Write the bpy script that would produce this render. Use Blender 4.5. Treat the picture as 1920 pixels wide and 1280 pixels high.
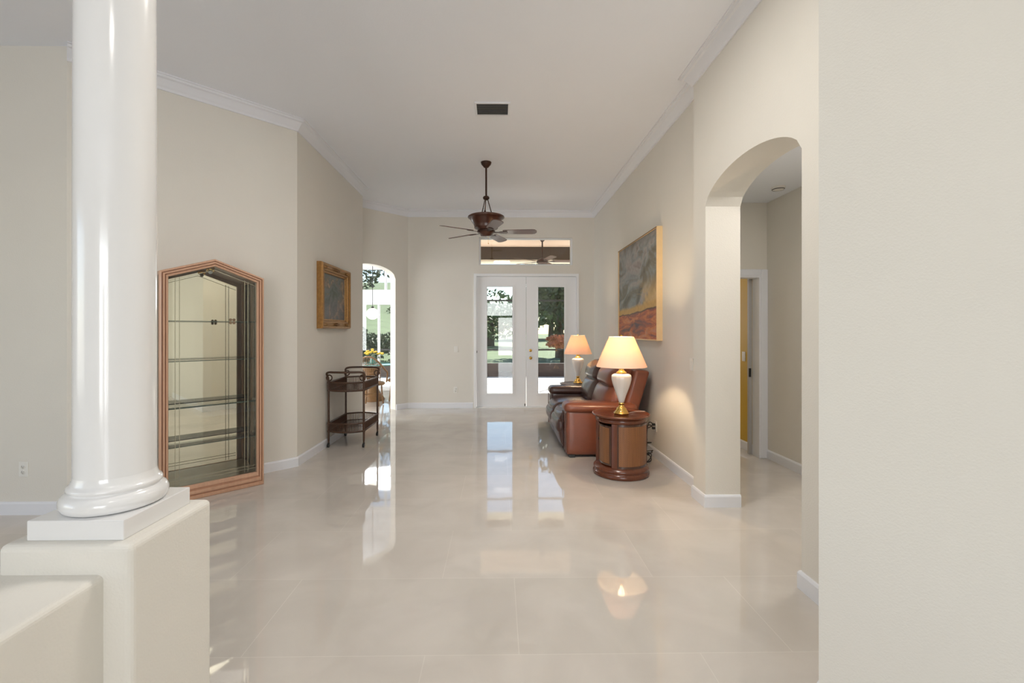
import bpy, bmesh, math, random
from mathutils import Vector, Matrix
for o in list(bpy.data.objects): bpy.data.objects.remove(o)
SC = bpy.context.scene
COL = SC.collection
PI = math.pi
R = math.radians

# ------------------------------------------------------------ camera
cam = bpy.data.cameras.new('camera')
cam.sensor_width = 36; cam.lens = 16.0
cam.shift_x = 0.0068; cam.shift_y = -0.0104
cam.clip_start = 0.05; cam.clip_end = 300
camo = bpy.data.objects.new('camera', cam)
camo.location = (0, 0, 1.43); camo.rotation_euler = (R(90), 0, R(-0.8))
COL.objects.link(camo); SC.camera = camo

# ------------------------------------------------------------ view, world, sun, daylight
SC.view_settings.view_transform = 'Standard'
SC.view_settings.look = 'None'
SC.view_settings.gamma = 1
SC.view_settings.use_curve_mapping = False
SC.view_settings.exposure = 0.19
SC.cycles.max_bounces = 10
SC.cycles.diffuse_bounces = 6
SC.cycles.transparent_max_bounces = 12
SC.cycles.caustics_reflective = False
SC.cycles.caustics_refractive = False
SC.cycles.sample_clamp_indirect = 6

W = bpy.data.worlds.new('world'); SC.world = W; W.use_nodes = True
wn = W.node_tree
sky = wn.nodes.new('ShaderNodeTexSky')
sky.sky_type = 'NISHITA'; sky.sun_disc = False
sky.sun_elevation = R(42); sky.sun_rotation = R(30); sky.air_density = 1.0; sky.dust_density = 0.4
wn.links.new(sky.outputs[0], wn.nodes['Background'].inputs[0])
wn.nodes['Background'].inputs[1].default_value = 0.22

def light(kind, name, loc, energy, color=(1, 1, 1), size=None, size_y=None, aim=None, **kw):
    l = bpy.data.lights.new(name, kind); l.energy = energy; l.color = color
    if kind == 'AREA':
        l.shape = 'RECTANGLE' if size_y else 'SQUARE'
        l.size = size
        if size_y: l.size_y = size_y
    for k, v in kw.items(): setattr(l, k, v)
    o = bpy.data.objects.new(name, l); o.location = loc
    if aim is not None:
        o.rotation_euler = (Vector(aim) - Vector(loc)).to_track_quat('-Z', 'Y').to_euler()
    COL.objects.link(o); return o

light('SUN', 'sun', (0, 0, 20), 11.0, (1, .96, .88), aim=(-5, -9, 20 - 9.5), angle=R(.6))
DAY = (.97, .985, 1.0)
# daylight through the entrance glazing far behind the camera and the dinette glazing, plus added fill
light('AREA', 'daylight_entrance', (-.2, -6.35, 1.5), 240, DAY, 3.4, 2.7, aim=(-.2, 0, 1.7))
light('AREA', 'fill_left_side', (-6.3, -.9, 1.7), 20, DAY, 3.0, 2.0, aim=(0, 1.2, 1.6))  # added fill from the left, no window is known there
light('AREA', 'fill_kitchen', (-5.2, 6.7, 1.6), 130, DAY, 2.2, 1.8, aim=(-2.4, 7.33, 1.6))  # unseen added light, brightens the far end through the hidden gap
light('AREA', 'daylight_nook_window', (-3.2, 11.2, 2.2), 85, DAY, 2.4, .5, aim=(-1.8, 4.0, 1.6))
light('AREA', 'fill_yellow_room', (2.45, 7.6, 1.7), 12, DAY, .7, 1.2, aim=(2.45, 5.5, 1.5))  # added so the yellow walls are lit, source invented
light('AREA', 'ceiling_can_glow', (.1, 2.55, 3.62), 38, (1, .95, .88), .5, .5, aim=(.1, 2.55, 0))
light('AREA', 'ceiling_can_glow', (.1, -1.0, 3.62), 12, (1, .95, .88), .5, .5, aim=(.1, -1.0, 0))
light('AREA', 'fill_hall', (2.5, 3.0, 2.85), 14, (1, .95, .9), .3, .3, aim=(2.5, 3.0, 0))  # added soft fill for the hall, not a visible fixture

# ------------------------------------------------------------ materials
def new_mat(name):
    m = bpy.data.materials.new(name); m.use_nodes = True
    return m, m.node_tree.nodes, m.node_tree.links, m.node_tree.nodes['Principled BSDF']

def mat(name, col, rough=.6, metal=0, coat=0, spec=.5, noise=None, bump=None, **kw):
    """noise=(scale, amount, stretch) varies the colour, bump=(scale, strength, distance)"""
    m, n, l, b = new_mat(name)
    b.inputs['Base Color'].default_value = (*col, 1)
    b.inputs['Roughness'].default_value = rough
    b.inputs['Metallic'].default_value = metal
    b.inputs['Coat Weight'].default_value = coat
    b.inputs['Coat Roughness'].default_value = .08
    b.inputs['Specular IOR Level'].default_value = spec
    for k, v in kw.items(): b.inputs[k].default_value = v
    tc = n.new('ShaderNodeTexCoord')
    if noise:
        mp = n.new('ShaderNodeMapping'); mp.inputs['Scale'].default_value = noise[2] if len(noise) > 2 else (1, 1, 1)
        t = n.new('ShaderNodeTexNoise'); t.inputs['Scale'].default_value = noise[0]; t.inputs['Detail'].default_value = 5
        l.new(tc.outputs['Object'], mp.inputs[0]); l.new(mp.outputs[0], t.inputs['Vector'])
        mx = n.new('ShaderNodeMix'); mx.data_type = 'RGBA'
        a = noise[1]
        mx.inputs[6].default_value = (*[c * (1 - a) for c in col], 1); mx.inputs[7].default_value = (*[min(1, c * (1 + a)) for c in col], 1)
        l.new(t.outputs[0], mx.inputs[0]); l.new(mx.outputs[2], b.inputs['Base Color'])
    if bump:
        t = n.new('ShaderNodeTexNoise'); t.inputs['Scale'].default_value = bump[0]; t.inputs['Detail'].default_value = 3
        l.new(tc.outputs['Object'], t.inputs['Vector'])
        bp = n.new('ShaderNodeBump'); bp.inputs['Strength'].default_value = bump[1]; bp.inputs['Distance'].default_value = bump[2]
        l.new(t.outputs[0], bp.inputs['Height']); l.new(bp.outputs[0], b.inputs['Normal'])
    return m

WALLC = (.755, .73, .672)
M = {}
M['wall'] = mat('beige_paint', WALLC, .75, noise=(3, .02), bump=(140, .25, .004))
M['ceiling'] = mat('ceiling_paint', (.86, .89, .95), .85, noise=(1.5, .015), bump=(90, .15, .004))
M['trim'] = mat('trim_paint', (.80, .82, .87), .35)
M['door_white'] = mat('door_paint', (.85, .86, .88), .35)
M['column'] = mat('column_gloss', (.80, .80, .80), .16, coat=.4)
M['yellow'] = mat('yellow_paint', (.62, .40, .045), .6, noise=(3, .03))
M['oak'] = mat('salmon_oak', (.56, .33, .215), .38, noise=(9, .16, (6, 6, .6)), coat=.2)
M['fan_red'] = mat('dark_red_brown_wood', (.075, .026, .015), .3, coat=.3)
M['oak_dark'] = mat('cabinet_inner_wood', (.21, .14, .08), .5, noise=(9, .2, (6, 6, .6)))
M['base_wood'] = mat('cabinet_floor_wood', (.30, .23, .14), .25, noise=(9, .15, (1, 6, 6)), coat=.3)
M['brass'] = mat('brass', (.85, .55, .16), .18, metal=1)
M['gold_frame'] = mat('gilt_wood', (.33, .17, .05), .38, metal=.45, noise=(40, .5), bump=(70, .5, .004))
M['gilt_brown'] = mat('antique_brown_gilt', (.20, .10, .04), .45, metal=.3, noise=(40, .5))  # darker brown gilt for centre ornaments and the slim frame's top edge
M['frame_pale'] = mat('pale_gold_frame', (.84, .62, .34), .4, noise=(20, .06))
M['rattan'] = mat('rattan', (.065, .028, .013), .38, noise=(60, .4), coat=.12)
M['rattan_light'] = mat('rattan_chair_cane', (.22, .115, .045), .4, noise=(60, .4))
M['wood_red'] = mat('red_brown_wood', (.13, .034, .013), .25, noise=(12, .35, (5, 5, .7)), coat=.22)
M['wood_dark'] = mat('dark_wood', (.06, .022, .012), .2, coat=.5, noise=(12, .3, (5, 5, .7)))
M['leather'] = mat('brown_leather_lit', (.19, .058, .03), .3, noise=(7, .22), bump=(160, .35, .003), coat=.15)
M['leather_shaded'] = mat('brown_leather_shaded', (.075, .034, .028), .27, noise=(7, .3), bump=(160, .35, .003), coat=.2)  # shaded copy of the leather: parts away from the lamp painted darker
M['bronze'] = mat('oiled_bronze', (.05, .022, .014), .35, metal=.5)
M['fan_wood'] = mat('fan_blade_wood', (.13, .07, .055), .32, noise=(14, .15), coat=.3)
M['ceramic'] = mat('white_ceramic', (.78, .74, .70), .2, coat=.6)
M['black'] = mat('black_plastic', (.012, .012, .012), .4)
M['white_plastic'] = mat('white_plastic', (.80, .79, .75), .4)
M['slot'] = mat('dark_slot', (.05, .05, .05), .6)
M['vent'] = mat('vent_metal', (.42, .41, .40), .5)
M['dark_beam'] = mat('dark_brown_beam', (.045, .026, .014), .6, noise=(2, .2))
M['tan_ceiling'] = mat('lanai_ceiling', (.74, .56, .45), .8)
M['cream'] = mat('cream_trim', (.75, .70, .60), .5)
M['steel_dark'] = mat('dark_aluminium', (.03, .028, .026), .45, metal=.4)
M['knee'] = mat('brown_panel', (.07, .045, .038), .7, noise=(2, .2))
M['deck'] = mat('pool_deck', (.78, .74, .68), .7, noise=(1.5, .06))
M['grass'] = mat('lawn', (.13, .175, .085), .9, noise=(1.2, .35))
M['leaf_dark'] = mat('dark_leaves', (.05, .075, .028), .6, noise=(6, .6))
M['leaf_mid'] = mat('green_leaves', (.10, .145, .05), .6, noise=(6, .5))
M['leaf_bright'] = mat('bright_leaves', (.14, .2, .05), .6, noise=(6, .4))
M['leaf_red'] = mat('copper_leaves', (.5, .2, .11), .6, noise=(6, .4))
M['bark'] = mat('bark', (.11, .08, .06), .9, noise=(10, .4))
M['teal_glass'] = mat('teal_glass', (.05, .28, .25), .08, coat=.5)
M['petal'] = mat('yellow_petals', (.75, .5, .05), .6)
M['roof'] = mat('far_roof', (.12, .12, .12), .8)

def glass_mat(name, tint=(1, 1, 1), ior=1.5, rough=0.0):
    m, n, l, b = new_mat(name); n.remove(b)
    out = n['Material Output']
    t = n.new('ShaderNodeBsdfTransparent'); t.inputs[0].default_value = (*tint, 1)
    g = n.new('ShaderNodeBsdfGlossy'); g.inputs['Roughness'].default_value = rough
    f = n.new('ShaderNodeFresnel'); f.inputs['IOR'].default_value = ior
    mx = n.new('ShaderNodeMixShader')
    l.new(f.outputs[0], mx.inputs[0]); l.new(t.outputs[0], mx.inputs[1]); l.new(g.outputs[0], mx.inputs[2])
    l.new(mx.outputs[0], out.inputs[0]); return m
M['glass'] = glass_mat('window_glass', (.96, .98, .97))
M['shelf_glass'] = glass_mat('shelf_glass', (.97, .985, .975), 1.25)
M['side_glass'] = glass_mat('cabinet_side_glass', (.97, .97, .94), 1.22)
M['glass_edge'] = mat('green_glass_edge', (.07, .10, .08), .15)
M['mirror'] = mat('bronze_mirror', (.92, .83, .69), .02, metal=1)
M['bevel'] = mat('bevelled_glass_line', (.45, .43, .33), .12, metal=.9)

def shade_mat():
    m, n, l, b = new_mat('lampshade_fabric'); n.remove(b)
    out = n['Material Output']
    d = n.new('ShaderNodeBsdfDiffuse'); d.inputs[0].default_value = (.86, .76, .66, 1)
    t = n.new('ShaderNodeBsdfTranslucent'); t.inputs[0].default_value = (.92, .38, .12, 1)
    tc = n.new('ShaderNodeTexCoord'); w = n.new('ShaderNodeTexNoise'); w.inputs['Scale'].default_value = 300
    bp = n.new('ShaderNodeBump'); bp.inputs['Strength'].default_value = .1; bp.inputs['Distance'].default_value = .002
    l.new(tc.outputs['Object'], w.inputs['Vector']); l.new(w.outputs[0], bp.inputs['Height']); l.new(bp.outputs[0], d.inputs['Normal'])
    mx = n.new('ShaderNodeMixShader'); mx.inputs[0].default_value = .095
    l.new(d.outputs[0], mx.inputs[1]); l.new(t.outputs[0], mx.inputs[2]); l.new(mx.outputs[0], out.inputs[0]); return m
M['shade'] = shade_mat()

def emit_mat(name, col, s):
    m, n, l, b = new_mat(name)
    b.inputs['Base Color'].default_value = (*col, 1)
    b.inputs['Emission Color'].default_value = (*col, 1); b.inputs['Emission Strength'].default_value = s
    return m
M['globe'] = emit_mat('glowing_globe', (1, .96, .86), 2.2)
M['bulb'] = emit_mat('bulb', (1, .8, .5), 8)

def floor_mat():
    m, n, l, b = new_mat('polished_porcelain_tile')
    tc = n.new('ShaderNodeTexCoord')
    mp = n.new('ShaderNodeMapping'); mp.inputs['Location'].default_value = (-.09, -.135, 0)
    br = n.new('ShaderNodeTexBrick')
    br.offset = .34; br.offset_frequency = 2; br.squash = 1
    br.inputs['Scale'].default_value = 1
    br.inputs['Brick Width'].default_value = 1.22; br.inputs['Row Height'].default_value = .625
    br.inputs['Mortar Size'].default_value = .0022; br.inputs['Mortar Smooth'].default_value = .1
    br.inputs['Color1'].default_value = (.60, .56, .51, 1); br.inputs['Color2'].default_value = (.635, .59, .54, 1)
    br.inputs['Mortar'].default_value = (.68, .64, .585, 1)
    l.new(tc.outputs['Object'], mp.inputs[0]); l.new(mp.outputs[0], br.inputs['Vector'])
    nz = n.new('ShaderNodeTexNoise'); nz.inputs['Scale'].default_value = 2.4; nz.inputs['Detail'].default_value = 8; nz.inputs['Distortion'].default_value = .6
    l.new(tc.outputs['Object'], nz.inputs['Vector'])
    rp = n.new('ShaderNodeValToRGB'); rp.color_ramp.elements[0].position = .35; rp.color_ramp.elements[0].color = (.93, .925, .92, 1)
    rp.color_ramp.elements[1].position = .65; rp.color_ramp.elements[1].color = (1.04, 1.04, 1.04, 1)
    l.new(nz.outputs[0], rp.inputs[0])
    mx = n.new('ShaderNodeMix'); mx.data_type = 'RGBA'; mx.blend_type = 'MULTIPLY'; mx.inputs[0].default_value = 1
    l.new(br.outputs[0], mx.inputs[6]); l.new(rp.outputs[0], mx.inputs[7]); l.new(mx.outputs[2], b.inputs['Base Color'])
    b.inputs['Roughness'].default_value = .035
    b.inputs['Specular IOR Level'].default_value = .75
    n2 = n.new('ShaderNodeTexNoise'); n2.inputs['Scale'].default_value = 5; n2.inputs['Detail'].default_value = 1
    l.new(tc.outputs['Object'], n2.inputs['Vector'])
    bp = n.new('ShaderNodeBump'); bp.inputs['Strength'].default_value = .035; bp.inputs['Distance'].default_value = .01
    l.new(n2.outputs[0], bp.inputs['Height']); l.new(bp.outputs[0], b.inputs['Normal'])
    return m
M['floor'] = floor_mat()

def cane_mat():
    m, n, l, b = new_mat('woven_cane')
    tc = n.new('ShaderNodeTexCoord'); sp = n.new('ShaderNodeSeparateXYZ'); l.new(tc.outputs['Object'], sp.inputs[0])
    at = n.new('ShaderNodeMath'); at.operation = 'ARCTAN2'; l.new(sp.outputs[0], at.inputs[0]); l.new(sp.outputs[1], at.inputs[1])
    cb = n.new('ShaderNodeCombineXYZ'); l.new(at.outputs[0], cb.inputs[0]); l.new(sp.outputs[2], cb.inputs[1])
    mp = n.new('ShaderNodeMapping'); mp.inputs['Scale'].default_value = (22, 45, 1); l.new(cb.outputs[0], mp.inputs[0])
    ck = n.new('ShaderNodeTexChecker'); ck.inputs['Scale'].default_value = 2
    ck.inputs['Color1'].default_value = (.46, .20, .07, 1); ck.inputs['Color2'].default_value = (.24, .09, .03, 1)
    l.new(mp.outputs[0], ck.inputs[0])
    mq = n.new('ShaderNodeMapping'); mq.inputs['Scale'].default_value = (9, .7, 1); l.new(cb.outputs[0], mq.inputs[0])
    nz = n.new('ShaderNodeTexNoise'); nz.inputs['Scale'].default_value = 4; nz.inputs['Detail'].default_value = 4; l.new(mq.outputs[0], nz.inputs['Vector'])
    mx = n.new('ShaderNodeMix'); mx.data_type = 'RGBA'; mx.inputs[7].default_value = (.10, .04, .018, 1)
    l.new(nz.outputs[0], mx.inputs[0]); l.new(ck.outputs[0], mx.inputs[6]); l.new(mx.outputs[2], b.inputs['Base Color'])
    b.inputs['Roughness'].default_value = .45
    return m
M['cane'] = cane_mat()

def painting_mat(name, kind):
    """loose landscapes, laid out in the canvas's own generated coordinates (x along, z up)"""
    m, n, l, b = new_mat(name)
    tc = n.new('ShaderNodeTexCoord'); sp = n.new('ShaderNodeSeparateXYZ'); l.new(tc.outputs['Generated'], sp.inputs[0])
    X, Z = sp.outputs[0], sp.outputs[2]
    def tex(scale, st, detail=6, dist=.5):
        mp = n.new('ShaderNodeMapping'); mp.inputs['Scale'].default_value = st; l.new(tc.outputs['Generated'], mp.inputs[0])
        t = n.new('ShaderNodeTexNoise'); t.inputs['Scale'].default_value = scale; t.inputs['Detail'].default_value = detail; t.inputs['Distortion'].default_value = dist
        l.new(mp.outputs[0], t.inputs['Vector']); return t.outputs[0]
    def mth(op, a, bb):
        q = n.new('ShaderNodeMath'); q.operation = op
        for i, v in enumerate((a, bb)):
            if isinstance(v, (int, float)): q.inputs[i].default_value = v
            else: l.new(v, q.inputs[i])
        return q.outputs[0]
    def ramp(v, st):
        rp = n.new('ShaderNodeValToRGB'); l.new(v, rp.inputs[0]); cr = rp.color_ramp
        while len(cr.elements) < len(st): cr.elements.new(.5)
        for e, (p, c) in zip(cr.elements, st): e.position = p; e.color = (*c, 1)
        return rp.outputs[0]
    def mix(f, a, bb, mode='MIX'):
        q = n.new('ShaderNodeMix'); q.data_type = 'RGBA'; q.blend_type = mode
        for i, v in ((0, f), (6, a), (7, bb)):
            if isinstance(v, (int, float)): q.inputs[i].default_value = v
            elif isinstance(v, tuple): q.inputs[i].default_value = (*v, 1)
            else: l.new(v, q.inputs[i])
        return q.outputs[2]
    K = lambda v: (v, v, v)
    if kind == 'big':
        cloud = ramp(tex(2.6, (1, 1, 1.3), 8, 1.8), [(.28, (.10, .09, .075)), (.42, (.19, .18, .14)), (.5, (.25, .275, .28)), (.58, (.36, .33, .32)), (.7, (.21, .18, .16))])
        glow = ramp(mth('MULTIPLY', X, mth('MULTIPLY', tex(5, (1, 1, 1), 6, 1.5), 1.7)), [(.40, K(0)), (.62, K(1))])
        band = ramp(Z, [(.30, K(1)), (.42, K(.8)), (.60, K(0))])
        sky_ = mix(mth('MULTIPLY', glow, band), cloud, (.62, .42, .17))
        sky_ = mix(ramp(Z, [(.9, K(0)), (1, K(.5))]), sky_, (.16, .13, .11))
        land = ramp(tex(4.5, (1, 1, 3.2), 8, 1.2), [(.30, (.07, .04, .06)), (.42, (.24, .07, .045)), (.5, (.42, .10, .035)), (.6, (.58, .19, .05)), (.72, (.50, .24, .16))])
        zz = mth('ADD', Z, mth('ADD', mth('MULTIPLY', mth('SUBTRACT', tex(5, (1, 1, .3), 4, .3), .5), .05), mth('MULTIPLY', X, -.05)))
        base = mix(ramp(zz, [(.235, K(0)), (.24, K(1))]), land, (.10, .045, .02))
        base = mix(ramp(zz, [(.248, K(0)), (.255, K(1))]), base, (.58, .35, .10))
        col = mix(ramp(zz, [(.295, K(0)), (.33, K(1))]), base, sky_)
    else:
        v = tex(3.4, (1.5, 1, 1), 9, 1.4)
        col = ramp(v, [(.30, (.07, .085, .07)), (.42, (.10, .125, .12)), (.5, (.155, .165, .16)), (.57, (.13, .12, .10)), (.64, (.30, .22, .15)), (.75, (.45, .37, .27))])
        col = mix(ramp(Z, [(.30, K(.5)), (.55, K(0))]), col, (.15, .14, .16))
    n2 = tex(22, (1, 1, 1), 5, .3)
    col = mix(.3, col, n2, 'OVERLAY')
    l.new(col, b.inputs['Base Color'])
    b.inputs['Roughness'].default_value = .5
    bp = n.new('ShaderNodeBump'); bp.inputs['Strength'].default_value = .3; bp.inputs['Distance'].default_value = .004
    l.new(n2, bp.inputs['Height']); l.new(bp.outputs[0], b.inputs['Normal'])
    return m
M['art_big'] = painting_mat('desert_landscape_paint', 'big')
M['art_small'] = painting_mat('muted_landscape_paint', 'small')

# ------------------------------------------------------------ mesh helpers
class MB:
    def __init__(s): s.v = []; s.f = []; s.smooth = []
    def add(s, vs, fs, smooth=False):
        k = len(s.v); s.v += [tuple(p) for p in vs]
        for f in fs: s.f.append([i + k for i in f]); s.smooth.append(smooth)
        return s
    def box(s, x0, x1, y0, y1, z0, z1):
        if x0 > x1: x0, x1 = x1, x0
        if y0 > y1: y0, y1 = y1, y0
        v = [(x, y, z) for z in (z0, z1) for x, y in ((x0, y0), (x1, y0), (x1, y1), (x0, y1))]
        return s.add(v, [(3, 2, 1, 0), (4, 5, 6, 7), (0, 1, 5, 4), (1, 2, 6, 5), (2, 3, 7, 6), (3, 0, 4, 7)])
    def prism(s, poly, z0, z1):
        n = len(poly)
        a = sum(poly[i][0] * poly[(i + 1) % n][1] - poly[(i + 1) % n][0] * poly[i][1] for i in range(n))
        if a < 0: poly = poly[::-1]
        v = [(x, y, z0) for x, y in poly] + [(x, y, z1) for x, y in poly]
        return s.add(v, [tuple(range(n))[::-1], tuple(range(n, 2 * n))] + [(i, (i + 1) % n, n + (i + 1) % n, n + i) for i in range(n)])
    def lathe(s, prof, c=(0, 0, 0), n=32, smooth=True, a0=0, a1=2 * PI, cap=True):
        full = abs(a1 - a0 - 2 * PI) < 1e-6
        m = n if full else n + 1
        v = []
        for r, z in prof:
            for i in range(m):
                a = a0 + (a1 - a0) * i / n
                v.append((c[0] + r * math.cos(a), c[1] + r * math.sin(a), c[2] + z))
        f = []
        for j in range(len(prof) - 1):
            for i in range(n):
                i2 = (i + 1) % m
                f.append((j * m + i, j * m + i2, (j + 1) * m + i2, (j + 1) * m + i))
        s.add(v, f, smooth)
        if cap and full:
            for j, rev in ((0, True), (len(prof) - 1, False)):
                if prof[j][0] > 1e-4:
                    k = [v[j * m + i] for i in range(m)]
                    s.add(k, [tuple(range(m))[::-1] if rev else tuple(range(m))])
        return s
    def tube(s, pts, r, n=8, closed=False, caps=True):
        pts = [Vector(p) for p in pts]; N = len(pts)
        rs = r if isinstance(r, (list, tuple)) else [r] * N
        up = None; vs = []
        for i, p in enumerate(pts):
            if closed: t = (pts[(i + 1) % N] - pts[i - 1])
            else: t = pts[min(i + 1, N - 1)] - pts[max(i - 1, 0)]
            t.normalize()
            if up is None:
                up = Vector((0, 0, 1)) if abs(t.z) < .9 else Vector((1, 0, 0))
            u = (up - t * up.dot(t)).normalized(); w = t.cross(u); up = u
            for k in range(n):
                a = 2 * PI * k / n
                vs.append(p + (u * math.cos(a) + w * math.sin(a)) * rs[i])
        f = []
        for i in range(N if closed else N - 1):
            j = (i + 1) % N
            for k in range(n):
                k2 = (k + 1) % n
                f.append((i * n + k, i * n + k2, j * n + k2, j * n + k))
        s.add(vs, f, True)
        if caps and not closed:
            s.add(vs[:n], [tuple(range(n))[::-1]]); s.add(vs[-n:], [tuple(range(n))])
        return s
    def sphere(s, c, r, sz=(1, 1, 1), n=20, m=12):
        prof = [(max(1e-5, math.sin(PI * j / m)) * r, -math.cos(PI * j / m) * r * sz[2]) for j in range(m + 1)]
        k = len(s.v)
        s.lathe(prof, (0, 0, 0), n)
        for i in range(k, len(s.v)):
            x, y, z = s.v[i]; s.v[i] = (c[0] + x * sz[0], c[1] + y * sz[1], c[2] + z)
        return s
    def rbox(s, x0, x1, y0, y1, z0, z1, r, n=8, puff=0, fn=None):
        """rounded cushion-like box; puff bulges the faces, fn(x,y,z) bends it"""
        c = ((x0 + x1) / 2, (y0 + y1) / 2, (z0 + z1) / 2); h = ((x1 - x0) / 2, (y1 - y0) / 2, (z1 - z0) / 2)
        r = min(r, *[q * .999 for q in h])
        bm = bmesh.new(); bmesh.ops.create_cube(bm, size=2)
        bmesh.ops.subdivide_edges(bm, edges=bm.edges[:], cuts=n, use_grid_fill=True)
        vs = []
        for vtx in bm.verts:
            u = vtx.co
            q = []
            for i in range(3):
                t = u[i]
                e = h[i] - r
                # spend grid lines near the edges
                g = math.sin(t * PI / 2)
                q.append(g * h[i])
            p = Vector(q); inner = Vector([max(-(h[i] - r), min(h[i] - r, p[i])) for i in range(3)])
            d = p - inner
            if d.length > 1e-9: p = inner + d.normalized() * r if d.length > 0 and max(abs(u[0]), abs(u[1]), abs(u[2])) > .999 else p
            if puff:
                w = [1 - min(1, abs(p[i]) / h[i]) ** 2 for i in range(3)]
                k = max(range(3), key=lambda i: abs(p[i]) / h[i])
                o = [i for i in range(3) if i != k]
                p[k] += math.copysign(puff * w[o[0]] * w[o[1]], p[k])
            p = Vector((p[0] + c[0], p[1] + c[1], p[2] + c[2]))
            if fn: p = Vector(fn(*p))
            vs.append(p)
        bm.verts.index_update()
        s.add(vs, [tuple(v.index for v in f.verts) for f in bm.faces], True); bm.free(); return s
    def xf(s, mtx, start=0):
        for i in range(start, len(s.v)): s.v[i] = tuple(mtx @ Vector(s.v[i]))
        return s
    def build(s, name, m, parent=None, loc=(0, 0, 0), rot=0, label=None, bevel=0):
        me = bpy.data.meshes.new(name); me.from_pydata(s.v, [], s.f); me.update()
        me.polygons.foreach_set('use_smooth', s.smooth)
        me.materials.append(M[m] if isinstance(m, str) else m)
        o = bpy.data.objects.new(name, me); COL.objects.link(o)
        o.location = loc; o.rotation_euler = (0, 0, rot)
        if parent: o.parent = parent
        if label: o['label'] = label
        if bevel:
            b = o.modifiers.new('edge', 'BEVEL'); b.width = bevel; b.segments = 2; b.limit_method = 'ANGLE'; b.angle_limit = R(40)
        return o

def empty(name, loc=(0, 0, 0), rot=0):
    o = bpy.data.objects.new(name, None); o.location = loc; o.rotation_euler = (0, 0, rot); o.empty_display_size = .1
    COL.objects.link(o); return o
def tag(o, label, cat, group=None, kind=None):
    o['label'] = label; o['category'] = cat
    if group: o['group'] = group
    if kind: o['kind'] = kind
    return o
def struct(o, label=None, cat=None):
    o['kind'] = 'structure'
    if label: o['label'] = label
    if cat: o['category'] = cat
    return o
def copy_tree(o, parent=None):
    c = o.copy(); COL.objects.link(c); c.parent = parent
    for ch in list(o.children): copy_tree(ch, c)
    return c

def wall(mb, p0, p1, th, z0, z1, ops=()):
    """wall whose room face runs p0->p1, body to the left of that direction.
    ops: (s0, s1, bottom, top) with top a number or a function of s"""
    p0 = Vector(p0); p1 = Vector(p1); L = (p1 - p0).length; d = (p1 - p0) / L; nrm = Vector((-d.y, d.x))
    cuts = {0.0, L}
    for s0, s1, b, t in ops:
        cuts |= {s0, s1}
        if callable(t): cuts |= {s0 + (s1 - s0) * i / 28 for i in range(29)}
    cuts = sorted(cuts)
    P = lambda s, k, z: (p0.x + d.x * s + nrm.x * th * k, p0.y + d.y * s + nrm.y * th * k, z)
    q = lambda a, b, c, e: mb.add([a, b, c, e], [(0, 1, 2, 3)])
    for a, b in zip(cuts, cuts[1:]):
        if b - a < 1e-6: continue
        mid = (a + b) / 2; op = [o for o in ops if o[0] < mid < o[1]]
        spans = []
        if op:
            _, _, ob, ot = op[0]; ta, tb = (ot(a), ot(b)) if callable(ot) else (ot, ot)
            if ob > z0 + 1e-4: spans.append(((z0, z0), (ob, ob), 'b'))
            spans.append(((ta, tb), (z1, z1), 't'))
        else: spans.append(((z0, z0), (z1, z1), ''))
        for (la, lb), (ha, hb), w in spans:
            q(P(a, 0, la), P(b, 0, lb), P(b, 0, hb), P(a, 0, ha))
            q(P(b, 1, lb), P(a, 1, la), P(a, 1, ha), P(b, 1, hb))
            q(P(a, 1, la), P(b, 1, lb), P(b, 0, lb), P(a, 0, la))
            q(P(a, 0, ha), P(b, 0, hb), P(b, 1, hb), P(a, 1, ha))
    def side(s, lo, hi, flip):
        v = [P(s, 0, lo), P(s, 1, lo), P(s, 1, hi), P(s, 0, hi)]
        q(*(v[::-1] if flip else v))
    side(0, z0, z1, True); side(L, z0, z1, False)
    for s0, s1, ob, ot in ops:
        side(s0, ob, ot(s0) if callable(ot) else ot, False); side(s1, ob, ot(s1) if callable(ot) else ot, True)
    return mb

def sweep(mb, path, prof, side=1, closed_prof=True):
    """mitred moulding along a plan polyline; prof = [(out, z)], out to the given side"""
    pts = [Vector(p) for p in path]; N = len(pts); rings = []
    for i, p in enumerate(pts):
        d0 = (pts[i] - pts[i - 1]).normalized() if i > 0 else None
        d1 = (pts[i + 1] - pts[i]).normalized() if i < N - 1 else None
        n0 = Vector((-d0.y, d0.x)) * side if d0 else None; n1 = Vector((-d1.y, d1.x)) * side if d1 else None
        if n0 is None: mt = n1
        elif n1 is None: mt = n0
        else:
            mt = (n0 + n1); mt = mt / (1 + n0.dot(n1))
        rings.append([(p.x + mt.x * o, p.y + mt.y * o, z) for o, z in prof])
    k = len(prof); vs = [v for r in rings for v in r]; fs = []
    for i in range(N - 1):
        for j in range(k):
            j2 = (j + 1) % k
            f = (i * k + j, (i + 1) * k + j, (i + 1) * k + j2, i * k + j2)
            fs.append(f if side > 0 else f[::-1])
    fs += [tuple(range(k)), tuple(range((N - 1) * k, N * k))[::-1]]
    mb.add(vs, fs); return mb

H = 3.65          # ceiling height
BY = 8.45         # back wall
RX = 1.78         # right wall
TX = 1.68         # thick arched wall, room face
HALL = 2.87

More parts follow.
